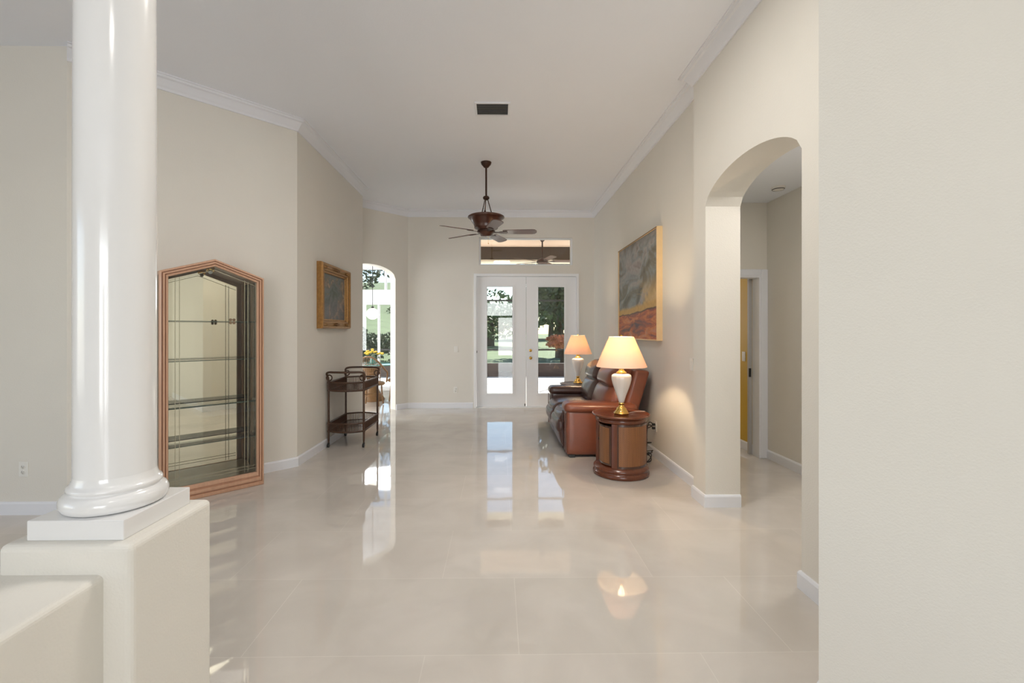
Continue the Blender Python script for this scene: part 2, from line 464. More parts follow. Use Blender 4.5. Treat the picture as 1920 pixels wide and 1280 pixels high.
# ------------------------------------------------------------ floor and ceilings
struct(MB().box(-6.6, 3.6, -6.7, 8.65, -.12, 0).build('floor', 'floor'))
struct(MB().box(-6.6, -1.55, 8.65, 11.5, -.12, 0).build('floor', 'floor'))
struct(MB().box(-6.6, 2.1, -6.7, 8.6, H, H + .15).build('ceiling', 'ceiling'))
struct(MB().box(-6.6, -1.55, 8.6, 11.5, H, H + .15).build('ceiling', 'ceiling'))
struct(MB().box(2.1, 3.6, -6.7, 1.7, H, H + .15).build('ceiling', 'ceiling'))
struct(MB().box(1.95, 3.2, 1.6, 8.0, HALL, HALL + .1).build('ceiling_hall', 'ceiling'))

# ------------------------------------------------------------ walls
# back wall with french doors and transom (room face looks towards the camera)
DX0, DX1, DZ = -.425, 1.455, 2.455
TR = (-.365, 1.375, 2.65, 3.16)
mb = MB()
for (a, b, lo, hi) in ((-1.68, DX0, 0, H), (DX1, RX + .2, 0, H), (DX0, DX1, DZ, TR[2]), (DX0, DX1, TR[3], H), (DX0, TR[0], TR[2], TR[3]), (TR[1], DX1, TR[2], TR[3])):
    mb.box(a, b, BY, BY + .2, lo, hi)
struct(mb.build('wall_back', 'wall'))
# right wall
struct(MB().box(RX, RX + .2, 3.9, BY, 0, H).build('wall_right', 'wall'))
# thick wall with the arched opening
YA0, YA1 = 2.50, 3.675
def arch_z(y, a=YA0, b=YA1, zs=2.44, rise=.205):
    t = (y - (a + b) / 2) / ((b - a) / 2)
    return zs + rise * math.sqrt(max(0, 1 - t * t)) ** 1.15
mb = MB()
# face at X=TX, body towards +X : travel towards -Y keeps the body on the left
wall(mb, (TX, 3.9), (TX, 2.08), .285, 0, H, [(3.9 - YA1, 3.9 - YA0, 0, lambda s: arch_z(3.9 - s))])
struct(mb.build('wall_right_arch', 'wall'))
# splayed wall close to the camera on the right
mb = MB().prism([(1.2, 1.69), (TX, 2.08), (TX + .285, 2.08), (3.1, 1.75), (3.1, -.15), (3.04, -.15)], 0, H)
struct(mb.build('wall_right_splayed', 'wall'))
struct(MB().box(3.04, 3.2, -6.5, -.1, 0, H).build('wall_right_foyer', 'wall'))
# entrance wall behind the camera with glazed door, sidelight and transom
mb = MB()
for (a, b, lo, hi) in ((-6.5, -1.9, 0, H), (1.5, 3.1, 0, H), (-1.9, 1.5, 2.9, H), (-1.9, 1.5, 2.1, 2.2), (-1.9, 1.5, 0, .18), (-1.9, -1.75, .18, 2.9), (1.35, 1.5, .18, 2.9), (-.62, -.02, .18, 2.2), (.72, .95, .18, 2.2), (-1.25, -1.1, .18, 2.2)):
    mb.box(a, b, -6.3, -6.15, lo, hi)
struct(mb.build('wall_front', 'wall'))
# left side of the house
mb = MB()
for (a, b, lo, hi) in ((-6.6, -2.8, 0, H), (.4, 11.4, 0, H), (-2.8, .4, 0, .6), (-2.8, .4, 2.8, H)):
    mb.box(-6.4, -6.2, a, b, lo, hi)
struct(mb.build('wall_left_outer', 'wall'))
# frontal left wall, 45 degree wall, long left wall : one angled line of walls
P1 = (-6.2, 3.60); P2 = (-3.37, 3.60); P3 = (-2.13, 4.84); P4 = (-2.13, 7.16)
T = .16
struct(MB().prism([P1, P2, (-3.37 - .07, 3.60 + T), (-6.2, 3.60 + T)], 0, H).build('wall_left_front', 'wall'))
struct(MB().prism([P2, P3, (P3[0] - T, P3[1] + .07), (-3.37 - .07, 3.60 + T)], 0, H).build('wall_left_angled', 'wall'))
struct(MB().prism([P3, P4, (P4[0] - T, P4[1]), (P3[0] - T, P3[1] + .07)], 0, H).build('wall_left', 'wall'))
# 45 degree wall with the arch to the dinette
A0 = Vector((-1.68, BY)); dA = Vector((-1, -1)).normalized()
def nook_arch(s, a=.265, b=1.25):
    t = (s - (a + b) / 2) / ((b - a) / 2)
    return 2.37 + .22 * math.sqrt(max(0, 1 - t * t))
mb = MB()
p1 = A0 + dA * 1.33
wall(mb, p1, A0, .17, 0, H, [(1.33 - 1.25, 1.33 - .265, 0, lambda s: nook_arch(1.33 - s))])
struct(mb.build('wall_back_arch', 'wall'))
struct(MB().prism([(-2.13, 7.16), (-2.29, 7.16), (p1.x - .12, p1.y + .12), (p1.x, p1.y)], 2.45, H).build('wall_back_corner', 'wall'))  # header over an invented gap, opened so light reaches the far end
# dinette shell
struct(MB().box(-1.70, -1.55, BY + .02, 11.3, 0, H).build('wall_nook_right', 'wall'))
mb = MB()
for (a, b, lo, hi) in ((-6.2, -4.6, 0, H), (-1.95, -1.55, 0, H), (-4.6, -1.95, 2.12, 2.42), (-4.6, -1.95, 2.98, H)):
    mb.box(a, b, 11.3, 11.45, lo, hi)
struct(mb.build('wall_nook_back', 'trim'))
# hall behind the arch
struct(MB().box(3.02, 3.17, 1.76, 5.2, 0, HALL).build('wall_hall_right', 'wall'))
mb = MB()
for (a, b, lo, hi) in ((1.98, 2.1, 0, HALL), (2.945, 3.02, 0, HALL), (2.1, 2.945, 2.05, HALL)):
    mb.box(a, b, 5.08, 5.2, lo, hi)
struct(mb.build('wall_hall_back', 'wall'))
mb = MB().box(2.975, 3.1, 5.2, 7.9, 0, HALL).box(1.98, 3.1, 7.9, 8.0, 0, HALL)
struct(mb.build('wall_yellow_room', 'yellow'))

# ------------------------------------------------------------ mouldings
CR = [(0, H - .115), (.012, H - .115), (.018, H - .095), (.03, H - .08), (.06, H - .035), (.078, H - .028), (.085, H - .012), (.098, H - .010), (.098, H), (0, H)]
def trim(name, path, prof, side):
    return struct(sweep(MB(), path, prof, side).build(name, 'trim'))
BB = [(0, 0), (.016, 0), (.016, .085), (.010, .098), (0, .10)]
pA = A0 + dA * 1.33
trim('trim_crown_right', [(1.2, 1.69), (TX, 2.08), (TX, 3.9), (RX, 3.9), (RX, BY), (-1.68, BY), tuple(pA)], CR, 1)
trim('trim_crown_left', [P4, P3, P2], CR, 1)
trim('baseboard_right', [(RX, BY), (RX, 3.9), (TX, 3.9), (TX, YA1), (TX + .285, YA1)], BB, -1)
trim('baseboard_right_pier', [(TX + .285, YA0), (TX, YA0), (TX, 2.08), (1.2, 1.69), (3.0, -.11)], BB, -1)
trim('baseboard_back', [(-1.68 - .177, BY - .177 - .01), (-1.68, BY), (DX0 - .05, BY)], BB, -1)
trim('baseboard_left', [P4, P3, P2, P1], BB, 1)
trim('baseboard_hall', [(3.02, 1.8), (3.02, 5.08)], BB, 1)
trim('baseboard_yellow_room', [(2.975, 5.2), (2.975, 7.9)], BB, 1)

# ------------------------------------------------------------ french doors and transom
d = struct(empty('door_1', (.515, BY, 0)), 'white double french door with long glass panes', 'door')
fr = MB().box(DX0 - .515 - .035, DX0 - .515 + .01, -.018, .15, 0, DZ + .035).box(DX1 - .515 - .01, DX1 - .515 + .035, -.018, .15, 0, DZ + .035).box(DX0 - .515 + .01, DX1 - .515 - .01, -.018, .15, DZ - .012, DZ + .035)
fr.box(DX0 - .515 + .01, DX1 - .515 - .01, 0, .15, -.005, .018)
fr.build('door_frame', 'door_white', d)
def leaf(x0, x1, g0, g1, knob):
    mb = MB(); y0, y1, zb, zt, gb, gt = .03, .075, .02, DZ - .016, .262, 2.25
    mb.box(x0, g0, y0, y1, zb, zt).box(g1, x1, y0, y1, zb, zt).box(g0, g1, y0, y1, zb, gb).box(g0, g1, y0, y1, gt, zt)
    o = mb.build('door_panel', 'door_white', d)
    st = MB(); e = .03
    st.box(g0 - e, g0 + .004, y0 - .012, y0 + .002, gb - e, gt + e).box(g1 - .004, g1 + e, y0 - .012, y0 + .002, gb - e, gt + e)
    st.box(g0 + .004, g1 - .004, y0 - .012, y0 + .002, gb - e, gb + .004).box(g0 + .004, g1 - .004, y0 - .012, y0 + .002, gt - .004, gt + e)
    st.build('glazing_bead', 'door_white', o, bevel=.003)
    MB().box(g0, g1, y0 + .018, y0 + .024, gb, gt).build('glass_pane', 'glass', o)
    if knob:
        k = MB().lathe([(.001, 0), (.026, 0), (.028, .006), (.010, .012), (.010, .03), (.026, .045), (.028, .06), (.02, .07), (.001, .072)], n=20)
        k.xf(Matrix.Translation((x0 + .075, y0, .925)) @ Matrix.Rotation(R(90), 4, 'X')); k.build('door_knob', 'brass', o)
        k = MB().lathe([(.001, 0), (.027, 0), (.028, .01), (.012, .018), (.001, .02)], n=20)
        k.xf(Matrix.Translation((x0 + .075, y0, 1.065)) @ Matrix.Rotation(R(90), 4, 'X')); k.build('deadbolt', 'brass', o)
    else:
        MB().box(x0 + .002, x0 + .012, y0 - .03, y0 - .001, 1.02, 1.06).build('door_contact', 'slot', o)
        MB().box(x1 - .03, x1 - .015, y0 - .015, y0 - .001, .03, .075).build('foot_bolt', 'slot', o)
leaf(DX0 - .515 + .013, -.003, -.733, -.257, False)
leaf(.003, DX1 - .515 - .013, .218, .713, True)

w = struct(empty('window_1', (.505, BY, 2.905)), 'wide fixed transom window above the french doors', 'window')
hx = (TR[1] - TR[0]) / 2; hz = (TR[3] - TR[2]) / 2; mb = MB(); e = .03
mb.box(-hx, -hx + e, .03, .14, -hz, hz).box(hx - e, hx, .03, .14, -hz, hz).box(-hx + e, hx - e, .03, .14, -hz, -hz + e * .7).box(-hx + e, hx - e, .03, .14, hz - e * .6, hz)
mb.build('window_frame', 'door_white', w, bevel=.004)
MB().box(-hx + e, hx - e, .08, .086, -hz + e * .7, hz - e * .6).build('glass_pane', 'glass', w)

# dinette glazing : sliding glass door and transom above it
w = struct(empty('window_2', (-3.275, 11.3, 0)), 'tall sliding glass panes of the dinette', 'window')
mb = MB()
for x in (-1.325, -.45, .27, 1.28): mb.box(x, x + .045, .03, .12, .0, 2.12)
mb.box(-1.325, 1.325, .035, .115, 0, .05).box(-1.325, 1.325, .035, .115, 2.08, 2.12)
mb.build('window_frame', 'door_white', w)
MB().box(-1.28, 1.28, .07, .076, .05, 2.08).build('glass_pane', 'glass', w)
w = struct(empty('window_3', (-3.275, 11.3, 2.7)), 'transom panes above the dinette glass door', 'window')
mb = MB()
for x in (-1.325, -.45, .44, 1.28): mb.box(x, x + .045, .03, .12, -.28, .28)
mb.box(-1.325, 1.325, .035, .115, -.28, -.25).box(-1.325, 1.325, .035, .115, .25, .28)
mb.build('window_frame', 'door_white', w)
MB().box(-1.28, 1.28, .07, .076, -.25, .25).build('glass_pane', 'glass', w)

# hall doorway casing and pocket door
d = struct(empty('door_2', (2.549, 5.08, 0)), 'white cased doorway at the end of the hall', 'door')
MB().box(.395, .47, -.02, .0, 0, 2.12).box(-.47, -.395, -.02, .0, 0, 2.12).box(-.395, .395, -.02, .0, 2.05, 2.12).build('door_casing', 'trim', d, bevel=.005)
MB().box(.372, .395, -.018, .12, 0, 2.05).box(-.395, -.372, -.018, .12, 0, 2.05).box(-.372, .372, -.018, .12, 2.028, 2.05).build('door_jamb', 'trim', d)
pd = MB().box(.336, .372, .125, .16, .01, 2.04).build('door_panel', 'vent', d, label='grey edge of the pocket door')
MB().box(.33, .352, .112, .124, .90, 1.0).build('door_latch', 'black', pd)

# ------------------------------------------------------------ half walls and column, left foreground
HX0, HX1, HY0, HY1, HZ = -1.372, -1.008, 1.262, 1.615, .842
mb2 = MB().box(HX0, HX1, HY0, HY1, -.02, HZ)
struct(mb2.build('wall_half_pier', 'wall', bevel=.018)).modifiers[0].segments = 4
mb = MB().box(-1.47, -1.083, -1.6, HY0 + .06, -.02, .762)
struct(mb.build('wall_half_low', 'wall', bevel=.016)).modifiers[0].segments = 4

cx, cy = -1.187, 1.43
co = tag(empty('column', (cx, cy, HZ)), 'glossy white round column on a square plinth, standing on the beige half wall', 'column')
MB().box(-.134, .134, -.138, .138, 0, .056).build('plinth', 'column', co, bevel=.0025)
MB().lathe([(.001, .0565), (.118, .0565), (.127, .062), (.1325, .075), (.1325, .088), (.127, .100), (.118, .107), (.112, .109), (.112, .113), (.116, .116), (.117, .121), (.114, .127), (.108, .130), (.106, .137), (.103, .145), (.1015, .155)], n=72, cap=False).build('base', 'column', co)
MB().lathe([(.1015, .155), (.101, 1.0), (.0985, 2.0), (.096, H - HZ - .09)], n=72, cap=False).build('shaft', 'column', co)
MB().lathe([(.096, H - HZ - .09), (.104, H - HZ - .085), (.104, H - HZ - .07), (.12, H - HZ - .045), (.12, H - HZ - .03), (.13, H - HZ - .028), (.13, H - HZ - .002)], n=48, cap=False).build('capital', 'column', co)

# ------------------------------------------------------------ curio cabinet
def inset(poly, ds):
    n = len(poly); L = []
    for i in range(n):
        a = Vector(poly[i]); b = Vector(poly[(i + 1) % n]); d = (b - a).normalized(); nn = Vector((-d.y, d.x))
        L.append((a + nn * ds[i], d))
    out = []
    for i in range(n):
        p, d = L[i - 1]; q, e = L[i]
        cr = d.x * e.y - d.y * e.x; t = ((q.x - p.x) * e.y - (q.y - p.y) * e.x) / cr
        out.append(p + d * t)
    return out
cab = tag(empty('curio_cabinet', (-2.4695, 4.0005, 0), R(45)), 'tall oak curio cabinet with peaked top, glass door and mirrored back', 'cabinet')
CW, CS, CA, CD = .3955, 1.918, 2.056, .335
pent = [(-CW, 0), (CW, 0), (CW, CS), (0, CA), (-CW, CS)]
def ring_panel(prof):
    """prof: (t, y) across the frame width; t 0..1"""
    mb = MB(); rings = []
    for t, y in prof:
        ds = (.128 * t, .064 * t, .062 * t, .062 * t, .064 * t)
        rings.append([(p.x, y, p.y) for p in inset(pent, ds)])
    for r0, r1 in zip(rings, rings[1:]):
        for i in range(5):
            j = (i + 1) % 5
            mb.add([r0[i], r0[j], r1[j], r1[i]], [(0, 1, 2, 3)])
    return mb
prof = [(0, .03), (0, .006), (.05, 0), (.26, -.004), (.30, .011), (.36, .011), (.40, -.008), (.60, -.008), (.64, .011), (.70, .011), (.74, -.002), (.94, 0), (1, .010), (1, .03), (0, .03)]
ring_panel(prof).build('door_frame', 'oak', cab)
inn = inset(pent, (.128, .064, .062, .062, .064))
gl = [(p.x, p.y) for p in inn]
def panel(poly, y0, y1):
    n = len(poly)
    return MB().add([(x, y0, z) for x, z in poly] + [(x, y1, z) for x, z in poly],
                    [tuple(range(n)), tuple(range(n, 2 * n))[::-1]] + [(i, n + i, n + (i + 1) % n, (i + 1) % n) for i in range(n)])
panel(gl, .016, .020).build('door_glass', 'glass', cab)
bl = MB()
for x in (-.285, -.255, .235, .262):
    top = CS + (CA - CS) * (1 - abs(x) / CW) - .085
    bl.box(x - .0022, x + .0022, .0125, .0155, .135, top)
bl.box(-.325, .325, .0125, .0155, .165, .169).box(-.325, .325, .0125, .0155, .19, .194)
for s in (-1, 1):
    k = len(bl.v); bl.box(0, .34, .0125, .0155, -.002, .002)
    ang = math.atan2(CA - CS, CW)
    for i in range(k, len(bl.v)):
        x, y, z = bl.v[i]; bl.v[i] = (s * (.325 - x * .96), y, CS - .075 + x * math.tan(ang) + z)
bl.build('bevel_lines', 'bevel', cab)
em = MB()
for i in range(4):
    a = PI / 4 + i * PI / 2; em.sphere((.135 + .019 * math.cos(a), .0115, 1.515 + .019 * math.sin(a)), .0125, (1, .35, 1), 12, 8)
em.build('door_emblem', 'oak_dark', cab)
ca = MB().box(-CW + .004, CW - .004, .031, CD, 0, .118)
ca.build('base', 'oak', cab)
MB().box(-CW + .02, CW - .02, .032, CD - .02, .1185, .126).build('base_board', 'base_wood', cab)
for x in (-CW + .004, CW - .034): MB().box(x + (.008 if x > 0 else 0), x + (.03 if x > 0 else .022), CD - .035, CD, .118, CS - .005).build('rear_post', 'oak_dark', cab)
for x in (-CW + .004, CW - .028): MB().box(x, x + .024, .031, .05, .118, CS - .005).build('front_post', 'oak', cab)
for x in (-CW + .012, CW - .017): MB().box(x, x + .005, .05, CD - .045, .118, CS - .01).build('side_glass', 'side_glass', cab)
top = [(-CW, CS), (0, CA), (CW, CS), (CW, CS - .028), (0, CA - .03), (-CW, CS - .028)]
panel(top[::-1], .031, CD).build('top', 'oak', cab)
bp = [(-CW + .034, .126), (CW - .034, .126), (CW - .034, CS - .03), (0, CA - .035), (-CW + .034, CS - .03)]
panel(bp, CD - .022, CD - .012).build('mirror_back', 'mirror', cab)
panel([(p[0] * 1.06, p[1]) for p in bp], CD - .011, CD - .004).build('back_panel', 'oak_dark', cab)
for z, t in ((1.515, .006), (1.175, .006), (.785, .012), (.455, .006)):
    sh = MB().box(-CW + .02, CW - .02, .055, CD - .05, z - t, z).build('shelf', 'shelf_glass', cab)
    MB().box(-CW + .02, CW - .02, .0525, .0548, z - t, z).build('shelf_edge', 'glass_edge', sh)
lt = MB().lathe([(.001, 0), (.03, 0), (.034, .02), (.03, .045), (.001, .05)], (0, .16, CA - .095), 20)
lt.build('cabinet_light', 'brass', cab)
MB().sphere((0, .16, CA - .10), .018).build('bulb', 'ceramic', cab)

# ------------------------------------------------------------ wall and ceiling fittings
def plate(name, loc, rot, label, cat, kindp, group=None):
    """front faces local -y"""
    o = tag(empty(name, loc, rot), label, cat, group)
    MB().box(-.036, .036, -.006, 0, -.058, .058).build('cover_plate', 'white_plastic', o, bevel=.002)
    if kindp == 'outlet':
        for z in (-.021, .021):
            s = MB().lathe([(.001, 0), (.0165, 0), (.0165, .002), (.001, .002)], n=18)
            s.xf(Matrix.Translation((0, -.006, z)) @ Matrix.Rotation(R(90), 4, 'X')); s = s.build('socket', 'white_plastic', o)
            MB().box(-.008, -.0055, -.0088, -.0081, z - .002, z + .007).box(.0055, .008, -.0088, -.0081, z - .002, z + .007).box(-.002, .002, -.0088, -.0081, z - .010, z - .006).build('slots', 'slot', s)
    else:
        MB().box(-.016, .016, -.0085, -.0062, -.033, .033).build('rocker', 'white_plastic', o, bevel=.001)
    return o
plate('wall_outlet', (-3.70, 3.60, .352), 0, 'white wall outlet low on the wall behind the column', 'outlet', 'outlet')
ow = plate('wall_outlet', (RX, 5.13, .350), R(-90), 'white wall outlet with lamp cords beside the wicker end table', 'outlet', 'outlet')
plate('wall_outlet', (-.80, BY, .335), 0, 'small white outlet low on the end wall near the french doors', 'outlet', 'outlet')
plate('light_switch', (-.79, BY, 1.09), 0, 'white switch plate on the end wall, to the side of the french doors', 'switch', 'switch')
plate('light_switch', (RX, 4.17, 1.12), R(-90), 'white rocker switch between the big painting and the arch', 'switch', 'switch')
plate('light_switch', (2.975, 5.48, 1.12), R(-90), 'switch plate on the yellow wall beyond the hall doorway', 'switch', 'switch')

v = tag(empty('ceiling_vent', (-.062, 4.55, H)), 'rectangular grey air vent in the ceiling', 'vent')
MB().box(-.175, .175, -.135, -.115, -.012, 0).box(-.175, .175, .115, .135, -.012, 0).box(-.175, -.155, -.115, .115, -.012, 0).box(.155, .175, -.115, .115, -.012, 0).build('frame', 'trim', v, bevel=.002)
MB().box(-.155, .155, -.115, .115, -.003, 0).build('backing', 'slot', v)
for i in range(9):
    y = -.10 + i * .025; s = -1 if i > 4 else 1
    q = MB().box(-.154, .154, -.011, .011, -.0008, .0008); q.xf(Matrix.Translation((0, y, -.009)) @ Matrix.Rotation(R(28), 4, 'X')); q.build('slat', 'vent', v)

sd = tag(empty('smoke_detector', (2.80, 4.52, HALL)), 'round white smoke detector on the hall ceiling', 'smoke detector')
MB().lathe([(.001, -.034), (.03, -.034), (.05, -.028), (.062, -.014), (.066, 0)], n=32).build('housing', 'white_plastic', sd)
MB().lathe([(.054, -.0285), (.058, -.0225)], n=32, cap=False).build('grille', 'slot', sd)

# ------------------------------------------------------------ ceiling fan
FX, FY, FZ = -.165, 6.0, 2.70
def ceiling_fan(root, drop, blade_r, angles, full=True):
    P = root
    MB().lathe([(.001, drop - .075), (.018, drop - .075), (.03, drop - .068), (.062, drop - .03), (.07, drop - .008), (.07, drop - .001)], n=32).build('canopy', 'bronze', P)
    if full:
        MB().tube([(0, 0, .50), (0, 0, drop - .07)], .0125, 12).build('downrod', 'bronze', P)
        MB().lathe([(.001, .45), (.022, .452), (.04, .468), (.044, .482), (.036, .498), (.02, .506), (.001, .508)], n=28).build('coupling', 'bronze', P)
        for a in (R(20), R(140), R(260)):
            c, s = math.cos(a), math.sin(a)
            MB().tube([(c * .022, s * .022, .46), (c * .05, s * .05, .37), (c * .09, s * .09, .245)], [.006, .006, .008], 8).sphere((c * .078, s * .078, .285), .014).build('support_rod', 'bronze', P)
        MB().lathe([(.001, .225), (.14, .232), (.225, .24), (.24, .232), (.242, .220), (.222, .206), (.205, .19), (.19, .165), (.168, .13), (.155, .10), (.158, .088), (.15, .075), (.11, .06), (.105, .02), (.08, 0), (.07, -.022), (.001, -.03)], n=48).build('motor_housing', 'fan_red', P)
        MB().lathe([(.108, .022), (.118, .03), (.118, .045), (.108, .055)], n=40, cap=False).build('trim_ring', 'bronze', P)
        MB().tube([(.03, -.03, -.028), (.03, -.03, -.12)], .0015, 6).sphere((.03, -.03, -.125), .007).build('pull_chain', 'brass', P)
    else:
        MB().tube([(0, 0, .08), (0, 0, drop - .07)], .016, 12).build('downrod', 'bronze', P)
        MB().lathe([(.001, -.04), (.08, -.03), (.13, 0), (.12, .05), (.05, .09), (.001, .1)], n=32).build('motor_housing', 'bronze', P)
    for a in angles:
        A = R(a); T = Matrix.Rotation(A, 4, 'Z') @ Matrix.Translation((0, 0, .03)) @ Matrix.Rotation(R(-12), 4, 'X')
        r0, r1, w0, w1 = .22, blade_r, .052, .07
        out = [(r0, -w0), (r0 + .03, -w0 - .008), (r1 - .06, -w1), (r1 - .025, -w1 * .85), (r1, -w1 * .35), (r1, w1 * .35), (r1 - .025, w1 * .85), (r1 - .06, w1), (r0 + .03, w0 + .008), (r0, w0)]
        mb = MB().prism(out, -.004, .004); mb.xf(T)
        b = mb.build('blade', 'fan_wood', P)
        mb = MB().prism([(.09, -.018), (.16, -.014), (.20, -.03), (.27, -.034), (.285, 0), (.27, .034), (.20, .03), (.16, .014), (.09, .018)], -.0105, -.0045); mb.xf(T)
        mb.build('blade_bracket', 'bronze', b)
fan = tag(empty('ceiling_fan', (FX, FY, FZ)), 'dark bronze ceiling fan with five wooden blades hanging on a long rod', 'ceiling fan')
ceiling_fan(fan, H - FZ, .665, (-3, 69, 141, 213, 285))
fan2 = tag(empty('ceiling_fan', (.96, 10.0, 2.93)), 'dark outdoor fan seen through the transom window', 'ceiling fan')
ceiling_fan(fan2, 3.46 - 2.93, .74, (-4, 68, 140, 212, 284), False)

# ------------------------------------------------------------ paintings
def painting(name, loc, rot, wdt, hgt, label, art, ornate):
    """local x along the wall, faces local -y"""
    o = tag(empty(name, loc, rot), label, 'painting')
    hw, hh = wdt / 2, hgt / 2
    if ornate:
        pr = [(0, 0), (0, -.055), (.012, -.072), (.028, -.070), (.038, -.056), (.055, -.050), (.075, -.060), (.088, -.058), (.095, -.04), (.105, -.036), (.115, -.036), (.118, -.02)]
    else:
        pr = [(0, 0), (0, -.062), (.003, -.064), (.012, -.064), (.014, -.060), (.014, -.050)]
    mb = MB(); rings = [[(sx * (hw - i), y, sz * (hh - i)) for sx, sz in ((-1, -1), (1, -1), (1, 1), (-1, 1))] for i, y in pr]
    for a, b in zip(rings, rings[1:]):
        for i in range(4):
            j = (i + 1) % 4; mb.add([a[i], a[j], b[j], b[i]], [(0, 1, 2, 3)])
    f = mb.build('frame', 'gold_frame' if ornate else 'frame_pale', o)
    i, y = pr[-1]
    MB().box(-hw + i, hw - i, y, y + .012, -hh + i, hh - i).build('canvas', art, o)
    if ornate:
        rnd = random.Random(3)
        for sx in (-1, 1):
            for sz in (-1, 1):
                c = MB()
                for k in range(9):
                    t = k / 8; c.sphere((sx * (hw - .05 - .13 * t * (k % 2)), -.062, sz * (hh - .05 - .13 * t * ((k + 1) % 2))), .022 - .010 * t, (1, .5, 1), 10, 6)
                c.build('corner_ornament', 'gold_frame', o)
        for sz in (-1, 1):
            c = MB()
            for k in range(-3, 4): c.sphere((k * .03, -.062, sz * (hh - .05)), .018 - abs(k) * .003, (1, .5, 1), 10, 6)
            c.build('center_ornament', 'gilt_brown', o)
    else:
        MB().box(-hw + .004, hw - .004, -.0655, -.0642, hh - .013, hh - .003).build('top_edge', 'gilt_brown', o)
    return o
painting('framed_painting', (-2.13, 5.865, 1.853), R(90), 1.02, .79, 'small muted painting in an ornate gilded frame above the bar cart', 'art_small', True)
painting('canvas_painting', (RX, 5.72, 1.945), R(-90), 1.60, 1.25, 'large desert landscape painting in a slim pale gold frame above the sofa', 'art_big', False)

# ------------------------------------------------------------ lamps
def table_lamp(loc, label, s=1.0, power=9, sx=1.0, bz=.65):
    o = tag(empty('table_lamp', loc), label, 'lamp', None)
    S = lambda p: [(r * s, z * s) for r, z in p]
    MB().lathe(S([(.001, 0), (.07, 0), (.075, .006), (.075, .014), (.066, .018), (.06, .032), (.048, .045), (.05, .052), (.036, .066), (.024, .08), (.02, .092), (.03, .098), (.03, .106), (.022, .112)]), n=40).build('lamp_foot', 'brass', o)
    k = MB().lathe(S([(.022, .1125), (.027, .118), (.034, .145), (.052, .20), (.072, .255), (.088, .305), (.0965, .345), (.097, .37), (.09, .388), (.07, .398), (.045, .402), (.03, .403)]), n=64)
    for i, (x, y, z) in enumerate(k.v):      # shallow flutes
        a = math.atan2(y, x); g = 1 + .014 * math.cos(a * 16) * min(1, max(0, (z / s - .13) / .1)); k.v[i] = (x * g, y * g, z)
    k.build('lamp_body', 'ceramic', o)
    MB().lathe(S([(.03, .4035), (.05, .405), (.052, .412), (.036, .422), (.022, .44), (.03, .452), (.034, .458), (.018, .466), (.01, .475), (.01, .50), (.001, .502)]), n=32).build('lamp_neck', 'brass', o)
    bulb = MB().lathe(S([(.001, .502), (.013, .503), (.014, .53), (.028, .56), (.031, .585), (.024, .606), (.001, .615)]), n=20).build('bulb', 'bulb', o)
    t = MB()
    r = .052 * s
    t.tube([(-.004, r * math.cos(a), .60 * s + .14 * s * math.sin(a)) for a in [PI * .06 - 0 + i * (PI * .88) / 10 for i in range(11)]], .002, 6)
    t.tube([(0, r * .98, .608 * s), (0, .018, .50 * s)], .002, 6).tube([(0, -r * .98, .608 * s), (0, -.018, .50 * s)], .002, 6)
    t.sphere((0, 0, .775 * s), .012).tube([(0, 0, .74 * s), (0, 0, .77 * s)], .003, 6)
    for a in (0, 2 * PI / 3, 4 * PI / 3): t.tube([(0, 0, .745 * s), (.118 * s * sx * math.cos(a), .118 * s * sx * math.sin(a), .765 * s)], .0018, 6)
    t.build('harp', 'brass', o)
    MB().lathe([(.245 * s * sx, .468 * s), (.246 * s * sx, .474 * s), (.183 * s * sx, .62 * s), (.119 * s * sx, .766 * s)], n=64, cap=False).build('lamp_shade', 'shade', o)
    light('POINT', 'lamp_bulb_light', (loc[0], loc[1], loc[2] + bz * s), power, (1, .74, .47), shadow_soft_size=.045)
    return o
TBX, TBY, TBH = 1.232, 4.575, .605
TCX, TCY = 1.25, 7.17
table_lamp((TBX - .01, TBY - .06, TBH), 'lit white ceramic lamp on the wicker-panelled end table nearest the camera', power=24)
table_lamp((TCX, TCY, TBH), 'lit white ceramic lamp on the far end table beside the french doors', power=22, s=.985, sx=.9, bz=.60)

